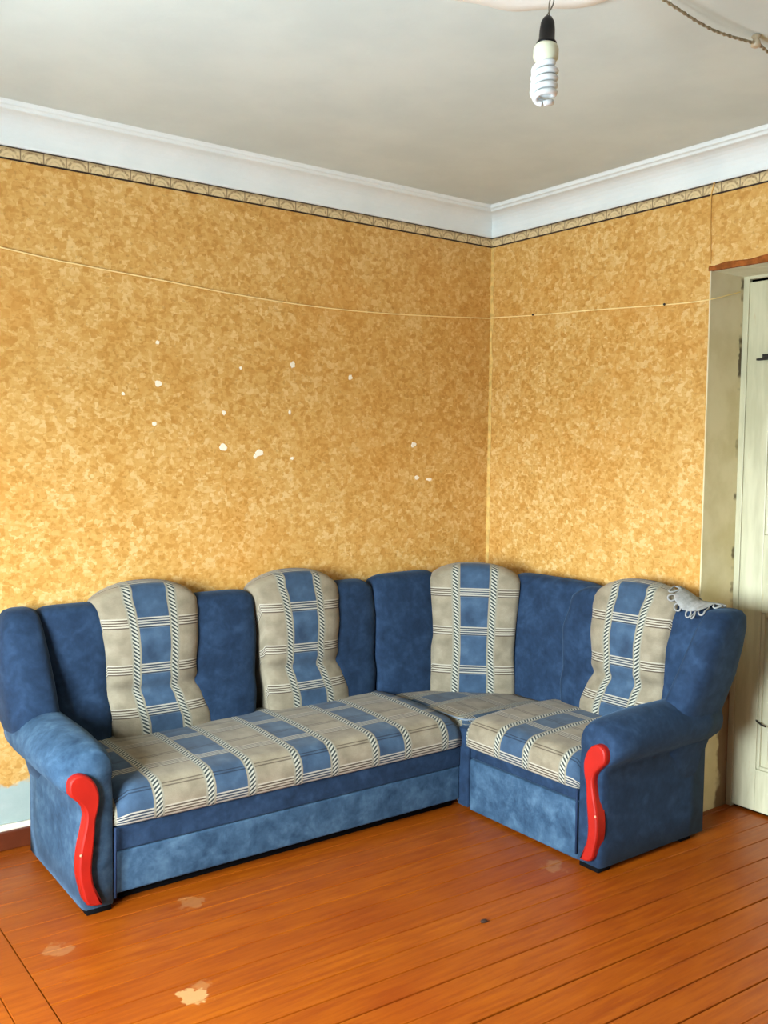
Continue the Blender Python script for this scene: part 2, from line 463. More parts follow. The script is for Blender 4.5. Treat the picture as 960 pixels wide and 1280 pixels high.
# floor: dark sub-floor with painted planks
fl = struct(box('floor', (XW-0.30, YB-0.2, -0.12), (0.55, 0.2, -0.022), M_SUB), 'orange painted plank floor with dark open joints and worn spots')
PXL, PXR, PW, SL = -2.745, 0.30, 0.103, -0.040       # planks run along x, turned a little
def plank(x0, x1, ya, yb, dz, g0, g1, axis='x', n=7):
    """board between edges ya(t) < yb(t) along x0..x1, eased edges, the gaps a little ragged"""
    sd = random.uniform(0, 99)
    V = []; F = []
    for i in range(n+1):
        q = x0 + (x1-x0)*i/n
        a = ya(q) + g0*(1+0.9*mnoise.noise((q*2.1, sd, 0))); b = yb(q) - g1*(1+0.9*mnoise.noise((q*2.1, sd, 7)))
        for w, z in ((a, -0.022), (a, -0.0020+dz), (a+0.0012, dz), (b-0.0012, dz), (b, -0.0020+dz), (b, -0.022)):
            V.append((q, w, z) if axis == 'x' else (w, q, z))
    for i in range(n):
        for j in range(5): F.append((6*i+j, 6*i+j+1, 6*i+7+j, 6*i+6+j))
    F += [tuple(range(6)), tuple(6*n+j for j in range(6))]
    return link('floor_plank', V, F, M_FLOOR, fl, smooth=False)
def line_y(y0, x): return y0 + SL*(x+1.8)
k = 0
y = 0.09
ws = [PW*random.uniform(0.94, 1.07) for _ in range(60)]
gs = [random.choice([0.0004, 0.0006, 0.0009, 0.0012, 0.0018, 0.0036]) for _ in range(62)]
while y > YB+0.1 and k < 60:
    y2 = y - ws[k]
    plank(PXL+0.002, PXR, lambda q: min(line_y(y2, q), 0.18), lambda q: min(line_y(y, q), 0.19), random.uniform(-0.0008, 0.0), gs[k], gs[k+1])
    y = y2; k += 1
x = PXL
while x > XW+0.05:
    x2 = max(x - 0.105, XW-0.05)
    plank(YB, 0.15, lambda q: x2, lambda q: x, random.uniform(-0.0015, 0.0), 0.0012, 0.0012, 'y')
    x = x2

# baseboard on the left wall
bm = bmesh.new()
box_bm(bm, (XW, -0.028, 0.0), (-0.03, -0.001, 0.074), 0.005, 2)
bbl = struct(from_bm('baseboard_left', bm, M_BASE), 'low brown painted baseboard under the left wall')
bm = bmesh.new(); box_bm(bm, (-0.026, DJ0-0.0, 0.0), (-0.001, -0.03, 0.074), 0.005, 2)
struct(from_bm('baseboard_right', bm, M_BASE), 'low brown painted baseboard under the right wall behind the sofa')
# ragged plaster lip above the baseboard
V = []; F = []
n = 60
for i in range(n+1):
    xx = XW + (0-XW)*i/n
    z1 = 0.098 + 0.010*mnoise.noise((xx*9, 0, 0)); z0 = 0.070 + 0.006*mnoise.noise((xx*14, 3, 0))
    V += [(xx, -0.001, z1), (xx, -0.012, z1-0.004), (xx, -0.014, z0), (xx, -0.001, z0-0.004)]
for i in range(n):
    for j in range(4): F.append((4*i+j, 4*i+(j+1) % 4, 4*i+4+(j+1) % 4, 4*i+4+j))
link('plaster_lip', V, F, M_PATCH, wl)

# cornice: cove with two beads, one run on each wall, mitred in the corner
prof = [(0.0, 2.738), (0.012, 2.738), (0.016, 2.748)]
for i in range(1, 9):
    a = i/8*pi/2
    prof.append((0.016+0.088*(1-cos(a)), 2.748+0.094*sin(a)))
def bead(d0, z, w, h):
    return [(d0 + w*(0.5-0.5*cos(pi*j/4)), z - h*sin(pi*j/4)) for j in range(5)]
prof += bead(0.108, 2.846, 0.014, 0.008) + [(0.126, 2.852)] + bead(0.138, 2.853, 0.018, 0.010) + [(0.162, CZ), (0.0, CZ)]
def cornice(name, side, label):
    V = []; F = []; m = len(prof)
    far = XW if side == 'x' else YB
    st = [far + (0-far)*i/24 for i in range(25)]
    for i, q in enumerate(st):
        for d, z in prof:
            w = 0.0016*mnoise.noise((q*3.0, d*40, 1.0))
            qq = q if i < 24 else -d
            V.append((qq, -d-(w if d > 0.02 else 0), z) if side == 'x' else (-d-(w if d > 0.02 else 0), qq, z))
    for i in range(24):
        for j in range(m):
            F.append((i*m+j, i*m+(j+1) % m, (i+1)*m+(j+1) % m, (i+1)*m+j))
    F.append(tuple(range(m)))
    o = link(name, V, F, M_CORN, None, smooth=False)
    return struct(o, label)
cornice('trim_1', 'x', 'white moulded plaster cornice above the left wall')
cornice('trim_2', 'y', 'white moulded plaster cornice above the right wall')

# wallpaper border strips under the cornice
V = []; F = []
for i in range(41):
    xx = XW*i/40
    dz = 0.0015*mnoise.noise((xx*5, 0, 0)); V += [(xx, -0.003, 2.688+dz), (xx, -0.003, 2.738+dz*0.4), (xx, 0, 2.738), (xx, 0, 2.688)]
for i in range(40):
    for j in range(4): F.append((4*i+j, 4*i+(j+1) % 4, 4*i+4+(j+1) % 4, 4*i+4+j))
link('wallpaper_border', V, F, M_BDL, wl, smooth=False)
V2 = [(-0.003 if v[1] else 0, v[0]*abs(YB/XW), v[2]) for v in V]
link('wallpaper_border', V2, F, M_BDR, wr, smooth=False)
# the paper's wavy pale edge in the corner
V = []; F = []
for i in range(61):
    z = 0.1 + (2.688-0.1)*i/60
    w = 0.020 + 0.010*mnoise.noise((z*8, 5, 0)) + 0.006*mnoise.noise((z*30, 9, 0))
    V += [(-0.004, 0.0, z), (-0.0045, -w*0.6, z), (-0.001, -w, z)]
for i in range(60):
    for j in range(2): F.append((3*i+j, 3*i+j+1, 3*i+4+j, 3*i+3+j))
link('wallpaper_edge', V, F, M_EDGE, wr, smooth=False)
# torn spots on the left wall: thin irregular chips of bare plaster
def chip(x, z, w, h, seed):
    n = 12; V = [(x, -0.0018, z)]; rr = random.Random(seed)
    ring = [(cos(2*pi*i/n)*w*rr.uniform(0.65, 1.15), sin(2*pi*i/n)*h*rr.uniform(0.65, 1.15)) for i in range(n)]
    V += [(x+a*0.9, -0.0018, z+b*0.9) for a, b in ring] + [(x+a, 0.0, z+b) for a, b in ring]
    F = [(0, 1+i, 1+(i+1) % n) for i in range(n)] + [(1+i, 1+n+i, 1+n+(i+1) % n, 1+(i+1) % n) for i in range(n)]
    link('plaster_chip', V, F, M_PATCH, wl, smooth=False)
for i, (x, z, w, h) in enumerate([(-1.906, 1.869, .017, .014), (-1.242, 1.988, .014, .017), (-0.916, 1.946, .013, .015), (-1.513, 1.957, .008, .008),
        (-2.061, 1.818, .009, .008), (-1.925, 1.696, .011, .010), (-1.601, 1.600, .020, .018), (-1.419, 1.577, .026, .018), (-1.597, 1.754, .014, .012),
        (-1.258, 1.768, .007, .014), (-1.244, 1.552, .010, .008), (-0.519, 1.624, .020, .014), (-0.495, 1.455, .018, .011), (-0.415, 1.446, .022, .009),
        (-1.908, 2.041, .011, .009), (-1.44, 1.560, .010, .012)]):
    chip(x, z, w, h, i)

# ---- door reveal (plaster lining of the opening)
bm = bmesh.new()
box_bm(bm, (0.0005, DJ0-0.006, 0.0), (DD, DJ0, DH), 0.0)
box_bm(bm, (0.0005, DJ1, 0.0), (DD, DJ1+0.006, DH), 0.0)
from_bm('door_reveal', bm, M_REV, wr)
V = []; F = []
nx, ny = 10, 24
for i in range(nx+1):
    for j in range(ny+1):
        xx = -0.004 + (DD+0.004)*i/nx; yy = DJ0 - 0.006 - (DJ0-DJ1-0.012)*j/ny
        V.append((xx, yy, DH-0.004 - 0.006*abs(mnoise.noise((xx*14, yy*14, 2)))))
for i in range(nx):
    for j in range(ny): F.append((i*(ny+1)+j, i*(ny+1)+j+1, (i+1)*(ny+1)+j+1, (i+1)*(ny+1)+j))
link('reveal_soffit', V, F, mk_plaster('chipped_soffit', (206, 204, 176), (222, 220, 196), 0.7, 9, 0.2), wr, smooth=False)
# broken brown paper edge along the front of the lintel
V = []; F = []
for i in range(41):
    yy = DJ0 + 0.004 - (DJ0-DJ1)*i/40
    h = 0.020 + 0.010*mnoise.noise((yy*12, 1, 0)); t = 0.006 + 0.004*mnoise.noise((yy*17, 4, 0))
    V += [(0.0, yy, DH+h), (-t, yy, DH+h*0.7), (-t, yy, DH-0.006), (0.012, yy, DH-0.006)]
for i in range(40):
    for j in range(4): F.append((4*i+j, 4*i+(j+1) % 4, 4*i+4+(j+1) % 4, 4*i+4+j))
link('lintel_edge', V, F, M_BRICK, wr, smooth=False)

# ---- door with frame, leaf, panels and latch
dr = box('door_1', (DD+0.01, DJ1+0.03, 0.012), (DD+0.05, DJ0-0.034, DH-0.03), M_DOOR)
struct(dr, 'cream painted panelled door set deep in the right wall')
ys = DJ0-0.034; ye = DJ1+0.03
def dbox(name, y0, y1, z0, z1, d, bev=0.004, mat=M_DOOR): return box(name, (DD+0.011-d, y0, z0), (DD+0.012, y1, z1), mat, dr, bev, 2)
st = 0.112
dbox('stile', ys-st, ys, 0.012, DH-0.03, 0.016); dbox('stile', ye, ye+st, 0.012, DH-0.03, 0.016)
for z0, z1 in ((0.012, 0.20), (0.90, 1.245), (1.905, 2.345)): dbox('rail', ye+st, ys-st, z0, z1, 0.016)
for z0, z1 in ((0.20, 0.90), (1.245, 1.905)):
    dbox('door_panel', ye+st+0.05, ys-st-0.05, z0+0.05, z1-0.05, 0.010, 0.009)
    bm = bmesh.new()
    for lo, hi in (((ye+st, z0), (ye+st+0.016, z1)), ((ys-st-0.016, z0), (ys-st, z1)), ((ye+st+0.016, z0), (ys-st-0.016, z0+0.016)), ((ye+st+0.016, z1-0.016), (ys-st-0.016, z1))):
        box_bm(bm, (DD-0.001, lo[0], lo[1]), (DD+0.012, hi[0], hi[1]), 0.005, 2)
    from_bm('panel_moulding', bm, M_DOOR, dr)
dbox('sill_gap', ye, ys, 0.001, 0.012, -0.001, 0.0, M_DARK)
dbox('head_gap', ye, ys, DH-0.03, DH-0.018, -0.001, 0.0, M_DARK)
bm = bmesh.new()
box_bm(bm, (DD-0.010, DJ0-0.034, 0.0), (DD+0.05, DJ0-0.006, DH), 0.003)
box_bm(bm, (DD-0.010, DJ1+0.006, 0.0), (DD+0.05, DJ1+0.03, DH), 0.003)
box_bm(bm, (DD-0.010, DJ1+0.03, DH-0.018), (DD+0.05, DJ0-0.034, DH), 0.003)
from_bm('door_frame', bm, M_DOOR, dr)
bm = bmesh.new()
box_bm(bm, (DD-0.022, -1.545, 2.003), (DD-0.004, -1.452, 2.012), 0.002); box_bm(bm, (DD-0.024, -1.545, 2.012), (DD-0.004, -1.482, 2.028), 0.002)
tag(from_bm('latch', bm, M_DARK, dr), 'black iron latch')
V, F = tube_data([(DD-0.012, -1.560, 0.405), (DD-0.022, -1.545, 0.410), (DD-0.012, -1.515, 0.418), (DD-0.002, -1.505, 0.420)], 0.004, 6)
tag(link('hook', V, F, M_DARK, dr), 'small dark hook low on the door')

# ---- ceiling rose above the bulb
BTOP = CAM + (F2 + R3*((685-480)/FPX) - U3*((22-640)/FPX))*2.30
BBOT = CAM + (F2 + R3*((678.5-480)/FPX) - U3*((135-640)/FPX))*2.29
RC = Vector((BTOP.x+0.005, BTOP.y+0.0, CZ))
V = []; F = []; n = 96
rings = [(0.02, 0.020), (0.12, 0.022), (0.14, 0.034), (0.17, 0.022), (0.30, 0.012), (0.34, 0.024), (0.38, 0.024), (0.40, 0.010), (0.412, 0.0)]
for r, h in rings:
    for j in range(n):
        a = 2*pi*j/n; rr = r*(1 + (0.022*cos(12*a) if r > 0.32 else 0))
        V.append((RC.x+rr*cos(a), RC.y+rr*sin(a), CZ-h))
for i in range(len(rings)-1):
    for j in range(n): F.append((i*n+j, i*n+(j+1) % n, (i+1)*n+(j+1) % n, (i+1)*n+j))
F.append(tuple(range(n)))
struct(link('trim_3', V, F, M_ROSE), 'white round plaster rose on the ceiling over the bulb')

# ------------------------------------------------------------------ corner sofa
sofa = thing('corner_sofa', (-1.3, -0.75, 0), 'slate blue velvet corner sofa with beige plaid seats and red wooden arm trims', 'sofa')
def sp(name, V, F, mat, uvs=None, smooth=True): return adopt(link(name, V, F, mat, None, uvs, smooth), sofa)
LEFT = lambda s, d, z: Vector((-s, -d, z))
RIGHT = lambda s, d, z: Vector((-d, -s, z))

def loft(sections, cap=True):
    V = []; F = []; n = len(sections[0])
    for s in sections: V += s
    for i in range(len(sections)-1):
        for j in range(n): F.append((i*n+j, i*n+(j+1) % n, (i+1)*n+(j+1) % n, (i+1)*n+j))
    if cap: F += [tuple(range(n)), tuple((len(sections)-1)*n+j for j in range(n))]
    return V, F

def pad(mp, sl, sr, front, ztop, rear, z0=0.36, bulge=0.02, ns=22, nz=26, unom=None, edge=4.0, shoulder=(0, 0)):
    """upholstered pad: front face with bulge, rolled over the top, down the back.
    sl/sr: side edges s(z); front(z): depth of the face; ztop(f): top outline"""
    V = []; UV = []; F = []
    rows = nz + 8 + 2
    for i in range(ns+1):
        f = i/ns
        zt = ztop(f)
        x = 2*f-1
        eb = 1-abs(x)**edge
        vlen = 0; prev = None
        for j in range(rows):
            if j <= nz:
                t = j/nz; z = z0 + (zt-0.035-z0)*t
                d = front(z) + bulge*eb
            elif j <= nz+8:
                a = (j-nz)/8*pi
                ze = zt-0.035; df = front(ze)+bulge*eb; dr_ = rear+0.004
                c = (df+dr_)/2; r = (df-dr_)/2
                d = c + r*cos(a); z = ze + (0.035)*sin(a)
            else:
                d = rear+0.004 if eb > 0 else rear+0.012; z = z0
            a_, b_ = sl(z), sr(z)
            s = a_ + (b_-a_)*f
            if eb < 0.5: d = min(d, d)
            P = mp(s, d, z)
            if prev is not None: vlen += (P-prev).length
            prev = P
            V.append(P); UV.append(((f-0.5)*unom if unom else s, z0+vlen))
    for i in range(ns):
        for j in range(rows):
            F.append((i*rows+j, i*rows+(j+1) % rows, (i+1)*rows+(j+1) % rows, (i+1)*rows+j))
    F += [tuple(range(rows)), tuple(ns*rows+j for j in range(rows))]
    return V, F, UV

FRONT = [(0.34, .155), (0.43, .165), (0.52, .172), (0.60, .155), (0.66, .160), (0.78, .165), (0.90, .145), (1.0, .120), (1.06, .110)]
PFRONT = [(0.34, .175), (0.43, .178), (0.52, .182), (0.605, .158), (0.66, .180), (0.78, .188), (0.90, .170), (1.0, .135), (1.06, .120)]
def shoulder_top(z, a, b, dip=0.035, p=5): return lambda f: z + (b-a)*0 - dip*(abs(2*f-1)**p)
def blue_pad(mp, s0, s1, off, ztop=0.975, name='back_panel', sl=None, sr=None, bulge=0.024):
    V, F, UV = pad(mp, sl or (lambda z: s0), sr or (lambda z: s1), lambda z: interp(z, FRONT)+off-0.007, shoulder_top(ztop, 0, 0, 0.02, 6), 0.02+off, bulge=bulge)
    return sp(name, V, F, M_BLUE)
def plaid_pad(mp, sc, off, inner=1):
    """inner: the side (+1 or -1 along s) that flares out at the seat"""
    ei = [(0.36, .275), (0.45, .262), (0.56, .225), (0.62, .198), (0.70, .190), (0.85, .200), (0.93, .205), (0.99, .215), (1.05, .215)]
    eo = [(0.36, .155), (0.45, .165), (0.56, .182), (0.62, .190), (0.70, .192), (0.85, .205), (0.93, .220), (0.99, .235), (1.05, .235)]
    a = lambda z: sc - inner*interp(z, eo); b = lambda z: sc + inner*interp(z, ei)
    top = lambda f: 0.985 + 0.062*max(0, 1-abs(2*f-1)**2.4) - 0.012*abs(2*f-1)**8
    V, F, UV = pad(mp, a, b, lambda z: interp(z, PFRONT)+off, top, 0.018+off, bulge=0.03, unom=0.40, edge=5, nz=40, ns=26)
    return sp('plaid_back_panel', V, F, M_PLB, UV)

# --- seat cushion: a rounded slab swept along s
def seat(mp, s0, s1, d0, d1, zb, zt, u0, crown=0.012, mat=None):
    prof = [(d1-0.012, zb), (d1-0.002, zb+0.006)]
    R = 0.080
    prof.append((d1, zb+0.03))
    for i in range(0, 9):
        a = i/8*pi/2
        prof.append((d1-R+R*cos(a), zt-R+R*sin(a)))
    for i in range(1, 9): prof.append((d1-R - (d1-R-d0)*i/8, zt + crown*sin(pi*min(1, i/8*0.9))))
    prof += [(d0, zb)]
    n = 30; V = []; F = []; UV = []; m = len(prof)
    for i in range(n+1):
        f = i/n; s = s0 + (s1-s0)*f
        e = min(f, 1-f)*abs(s1-s0)
        sh = 0.0 if e > 0.045 else (1-math.sqrt(max(0, 1-(1-e/0.045)**2)))*0.045
        L = 0; prev = None
        for d, z in prof:
            zz = zb + (z-zb)*(1 - sh/(zt-zb)*0.9) + (0.003*mnoise.noise((s*7, d*9, 3)) if z > zt-0.02 else 0)
            dd = d0 + (d-d0)*(1-sh*0.5)
            q = (d, z)
            if prev: L += math.hypot(q[0]-prev[0], q[1]-prev[1])
            prev = q
            V.append(mp(s, dd, zz)); UV.append((s-u0, L))
    for i in range(n):
        for j in range(m): F.append((i*m+j, i*m+(j+1) % m, (i+1)*m+(j+1) % m, (i+1)*m+j))
    F += [tuple(range(m)), tuple(n*m+j for j in range(m))]
    return sp('seat_cushion', V, F, mat or M_PLS, UV)

def sbox(mp, name, a, b, mat, bev=0.008, seg=3):
    p, q = mp(*a), mp(*b)
    return adopt(box(name, p, q, mat, None, bev, seg, True), sofa)

# --- rolled arm: panel below, roll above, the roll shrinking towards the front
def arm(mp, si, so, d0, d1, over, mat):
    secs = []
    st = [(d0, 0.95, 0.0), (d0+0.10, 1.0, 0.0), (d1-0.24, 1.0, 0.0), (d1-0.16, 0.97, 0.1), (d1-0.09, 0.95, 0.3), (d1-0.04, 0.90, 0.55), (d1-0.012, 0.82, 0.8), (d1, 0.74, 0.92)]
    for d, k, fr in st:
        sc = (si+so)/2 + 0.040*(1-fr) + 0.004*fr; zc = 0.512 - 0.030*fr
        ins = 0.010 if d > d1-0.006 else (0.003 if d > d1-0.02 else 0)
        rx = (so+over-sc)*k; rz = 0.094*(1-0.12*fr*fr)*(0.97 if k < 1 else 1)
        rin = (sc - si)*min(1, k*1.12) + 0.012*(1-fr)
        sec = []
        N = 20
        # inner bottom up
        for z in (0.022, 0.12, 0.22, 0.32, 0.40): sec.append((si+ins, z))
        for i in range(N+1):
            a = pi + 0.35 - i/N*(pi + 0.35 + 0.95)
            r = rx if cos(a) > 0 else rin
            sec.append((sc + r*cos(a), zc + rz*sin(a)))
        for z in (0.40, 0.32, 0.22, 0.12, 0.022): sec.append((so-ins, z - (0.02*fr if z == 0.40 else 0)))
        secs.append([mp(s, d, z) for s, z in sec])
    V, F = loft(secs)
    return sp('armrest', V, F, mat)

TRIM = [(-2.551, .474), (-2.54, .497), (-2.512, .506), (-2.48, .492), (-2.458, .462), (-2.446, .42), (-2.450, .376), (-2.459, .339), (-2.464, .274), (-2.470, .224), (-2.474, .174),
        (-2.470, .126), (-2.458, .093), (-2.440, .050), (-2.446, .041), (-2.491, .052), (-2.509, .104), (-2.520, .159), (-2.520, .211), (-2.511, .267), (-2.501, .309), (-2.494, .353), (-2.5, .387), (-2.525, .418), (-2.547, .442)]
def trim(mp, dfront, si, shift):
    # smooth the outline (closed Catmull-Rom), extrude, ease the front edge
    pts = [Vector((-x-2.385+si+shift, z)) for x, z in TRIM]; n = len(pts); out = []
    for i in range(n):
        p0, p1, p2, p3 = pts[i-1], pts[i], pts[(i+1) % n], pts[(i+2) % n]
        for t in (0, 0.33, 0.67):
            out.append(0.5*((2*p1) + (p2-p0)*t + (2*p0-5*p1+4*p2-p3)*t*t + (3*p1-p0-3*p2+p3)*t**3))
    m = len(out)
    nor = []
    for i in range(m):
        t = (out[(i+1) % m]-out[i-1]).normalized(); nor.append(Vector((t.y, -t.x)))
    area = sum(out[i-1].x*out[i].y-out[i].x*out[i-1].y for i in range(m))
    sg = -1 if area > 0 else 1
    V = []
    for ins, d in ((0, dfront-0.02), (0, dfront+0.018), (0.003, dfront+0.025), (0.008, dfront+0.028)):
        V += [mp(out[i].x + sg*nor[i].x*ins, d, out[i].y + sg*nor[i].y*ins) for i in range(m)]
    F = [tuple(range(m)), tuple(3*m+j for j in range(m))]
    for k in range(3):
        for j in range(m): F.append((k*m+j, k*m+(j+1) % m, (k+1)*m+(j+1) % m, (k+1)*m+j))
    o = sp('arm_trim', V, F, M_RED, smooth=False)
    tag(o, 'red S-shaped wooden trim')
    v, f = lathe_data([(0.005, 0), (0.005, 0.002), (0.003, 0.0035)], mp(si+shift+0.128, dfront+0.027, 0.232), mp(0, 1, 0)-mp(0, 0, 0), 10)
    s_ = link('screw', v, f, M_SCREW); s_.parent = o
    return o

# --- wing: rounded bolster at the outer end of a back, lofted upwards
def wing(mp, off, rows, mat):
    secs = []
    for z, s0, s1, dr_, df in rows:
        cs, cd = (s0+s1)/2, (dr_+df)/2; a, b = (s1-s0)/2, (df-dr_)/2
        sec = []
        for i in range(28):
            t = 2*pi*i/28; e = 2/3.2
            sec.append(mp(cs + a*abs(cos(t))**e*(1 if cos(t) > 0 else -1), cd + off + b*abs(sin(t))**e*(1 if sin(t) > 0 else -1), z))
        secs.append(sec)
    V, F = loft(secs); return sp('wing', V, F, mat)

# left section -----------------------------------------------------
G = 0.857
for s0, s1 in ((G+0.008, 1.13), (1.52, 1.86), (2.18, 2.450)):
    kw = {}
    if s1 > 2.3: kw['sr'] = lambda z: interp(z, [(0.4, 2.408), (0.6, 2.415), (0.95, 2.452)])
    if s0 < 1: kw['sl'] = lambda z: interp(z, [(0.4, G+.006), (0.9, G+.010), (0.99, G+0.034)])
    blue_pad(LEFT, s0, s1, 0.0, 0.972, **kw)
plaid_pad(LEFT, 1.292, 0.0, -1); plaid_pad(LEFT, 2.010, 0.0, -1)
wing(LEFT, 0.0, [(0.30, 2.40, 2.490, .06, .28), (0.40, 2.40, 2.515, .045, .31), (0.47, 2.405, 2.575, .035, .335), (0.56, 2.41, 2.606, .03, .325), (0.70, 2.422, 2.618, .025, .285), (0.82, 2.437, 2.618, .025, .25), (0.90, 2.448, 2.606, .028, .215),
      (0.945, 2.456, 2.592, .035, .185), (0.966, 2.468, 2.576, .05, .16), (0.974, 2.49, 2.555, .07, .14)], M_BLUE)
arm(LEFT, 2.385, 2.497, 0.13, 0.735, 0.100, M_BLUEL)  # lighter velvet carries the window light falling on this arm
trim(LEFT, 0.737, 2.385, 0.0)
seat(LEFT, 0.79, 2.383, 0.10, 0.742, 0.286, 0.418, 2.310)
sbox(LEFT, 'front_panel', (0.80, 0.50, 0.197), (2.383, 0.724, 0.284), M_BLUE)
sbox(LEFT, 'drawer_front', (0.80, 0.50, 0.045), (2.383, 0.720, 0.193), M_BLUEL)
sbox(LEFT, 'body', (0.80, 0.12, 0.05), (2.383, 0.51, 0.36), M_BLUE)
sbox(LEFT, 'gap_shade_fill', (0.80, 0.16, 0.0), (2.40, 0.668, 0.05), M_BLACK, 0.002, 1)  # black fill stands in for the shadow in the gap below
# right section ----------------------------------------------------
OF = 0.105; GR = 0.815
blue_pad(RIGHT, GR, 1.05, OF, 0.985, sl=lambda z: interp(z, [(0.4, GR), (0.75, GR), (0.92, GR+0.03), (0.99, GR+0.09)]))
blue_pad(RIGHT, 1.37, 1.54, OF-0.005, 0.985, sr=lambda z: interp(z, [(0.4, 1.45), (0.6, 1.485), (0.95, 1.590)]))
plaid_pad(RIGHT, 1.208, OF, -1)
wing(RIGHT, OF, [(0.20, 1.43, 1.526, .04, .28), (0.36, 1.43, 1.535, .03, .30), (0.46, 1.435, 1.570, .015, .33), (0.56, 1.460, 1.610, .01, .315), (0.70, 1.505, 1.655, .0, .285), (0.82, 1.540, 1.675, -.01, .255), (0.90, 1.560, 1.685, -.01, .225),
      (0.945, 1.570, 1.686, 0, .190), (0.966, 1.580, 1.676, .02, .170), (0.974, 1.595, 1.66, .04, .14)], M_BLUE)
arm(RIGHT, 1.410, 1.530, 0.16, 0.800, 0.085, M_BLUE)
trim(RIGHT, 0.802, 1.410, -0.012)
seat(RIGHT, 0.745, 1.408, 0.19, 0.807, 0.292, 0.425, 0.86+0.186-0.0)
sbox(RIGHT, 'front_panel', (0.775, 0.52, 0.245), (1.408, 0.787, 0.290), M_BLUE)
sbox(RIGHT, 'drawer_front', (0.775, 0.52, 0.012), (1.408, 0.790, 0.240), M_BLUEL)
sbox(RIGHT, 'body', (0.80, 0.14, 0.02), (1.408, 0.53, 0.36), M_BLUE)
sbox(RIGHT, 'gap_shade_fill', (0.82, 0.20, 0.0), (1.42, 0.75, 0.03), M_BLACK, 0.002, 1)  # same black shade fill under the right section
for mp, si, so, d in ((LEFT, 2.385, 2.497, 0.735), (RIGHT, 1.410, 1.530, 0.800)):
    sbox(mp, 'foot', (si+0.012, d-0.075, 0.0), (so-0.012, d-0.004, 0.03), M_BLACK, 0.003, 1)
    sbox(mp, 'foot', (si+0.012, 0.22, 0.0), (so-0.012, 0.29, 0.03), M_BLACK, 0.003, 1)
# corner section ---------------------------------------------------
def corner_pad(A0, B0, A1, B1, ztop, bulge, th, mat, name, unom=None, prof=None, z0=0.36, ns=22, nz=30, side=None):
    """pad between two front uprights given as (x, y) at z 0.43 and z 1.0"""
    A0, B0, A1, B1 = map(Vector, (A0, B0, A1, B1))
    V = []; UV = []; F = []; rows = nz+8+2
    nrm = Vector(((B0-A0).y, -(B0-A0).x)).normalized()
    if nrm.dot(Vector((-1, -1))) < 0: nrm = -nrm
    for i in range(ns+1):
        f = i/ns; zt = ztop(f); eb = 1-abs(2*f-1)**5; L = 0; prev = None
        for j in range(rows):
            def base(z, ff):
                t = (z-0.43)/0.57
                return (A0+(A1-A0)*t)*(1-ff) + (B0+(B1-B0)*t)*ff
            ze = zt-0.035
            if j <= nz: z = z0+(ze-z0)*j/nz; back = 0
            elif j <= nz+8:
                a = (j-nz)/8*pi; z = ze+0.035*sin(a); back = th/2*(1-cos(a))
            else: z = z0; back = th
            ff = f
            if side:
                w = side(z); ff = 0.5+(f-0.5)*w
            q = base(z, ff)
            pb = bulge*eb + (prof(z) if prof else 0)
            fr = 1-back/th
            q = q + nrm*(pb*fr - back)
            P = Vector((q.x, q.y, z))
            if prev is not None: L += (P-prev).length
            prev = P; V.append(P); UV.append(((f-0.5)*unom if unom else f, z0+L))
    for i in range(ns):
        for j in range(rows): F.append((i*rows+j, i*rows+(j+1) % rows, (i+1)*rows+(j+1) % rows, (i+1)*rows+j))
    F += [tuple(range(rows)), tuple(ns*rows+j for j in range(rows))]
    return sp(name, V, F, mat, UV)
lum = lambda z: interp(z, [(0.36, 0), (0.5, 0.012), (0.6, 0.0), (0.75, 0.012), (1.0, 0.0)])
corner_pad((-0.853, -0.175), (-0.545, -0.235), (-0.860, -0.130), (-0.500, -0.170), lambda f: 0.985+0.012*f-0.02*abs(2*f-1)**6, 0.022, 0.10, M_BLUE, 'back_panel', prof=lum)
corner_pad((-0.265, -0.495), (-0.240, -0.850), (-0.235, -0.440), (-0.155, -0.940), lambda f: 1.0-0.014*f-0.02*abs(2*f-1)**6, 0.022, 0.10, M_BLUE, 'back_panel', prof=lum)
corner_pad((-0.585, -0.262), (-0.290, -0.522), (-0.545, -0.195), (-0.262, -0.520), lambda f: 0.985+0.055*(1-abs(2*f-1)**2.4)-0.012*abs(2*f-1)**8, 0.022, 0.13, M_PLB, 'plaid_back_panel', unom=0.40, prof=lum,
           side=lambda z: interp(z, [(0.36, 1.08), (0.45, 1.04), (0.62, 0.97), (0.7, 0.98), (1.0, 1.05)]))
# corner seat: wedge shaped cushion, plaid top with a piped rim
poly = [(-0.788, -0.15), (-0.60, -0.215), (-0.42, -0.335), (-0.27, -0.50), (-0.255, -0.742), (-0.50, -0.742), (-0.74, -0.742), (-0.778, -0.728), (-0.788, -0.690), (-0.788, -0.45)]
V = []; UV = []; F = []; n = len(poly)
cx = sum(p[0] for p in poly)/n; cy = sum(p[1] for p in poly)/n
lev = [(1.0, 0.03), (1.0, 0.37), (0.985, 0.392), (0.955, 0.404), (0.8, 0.410), (0.4, 0.414)]
for kf, z in lev:
    for x, y in poly:
        X = cx+(x-cx)*kf; Y = cy+(y-cy)*kf; V.append((X, Y, z)); UV.append((Y+0.40, X if z > 0.38 else X-z))
V.append((cx, cy, 0.415)); UV.append((cy+0.40, cx))
for i in range(len(lev)-1):
    for j in range(n): F.append((i*n+j, i*n+(j+1) % n, (i+1)*n+(j+1) % n, (i+1)*n+j))
for j in range(n): F.append(((len(lev)-1)*n+j, (len(lev)-1)*n+(j+1) % n, len(V)-1))
F.append(tuple(range(n)))
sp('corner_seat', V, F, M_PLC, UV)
rim = [(cx+(x-cx)*0.975, cy+(y-cy)*0.975, 0.400) for x, y in poly]
rs = []
for i in range(n):
    a, b = Vector(rim[i]), Vector(rim[(i+1) % n]); rs += [a, a.lerp(b, .5)]
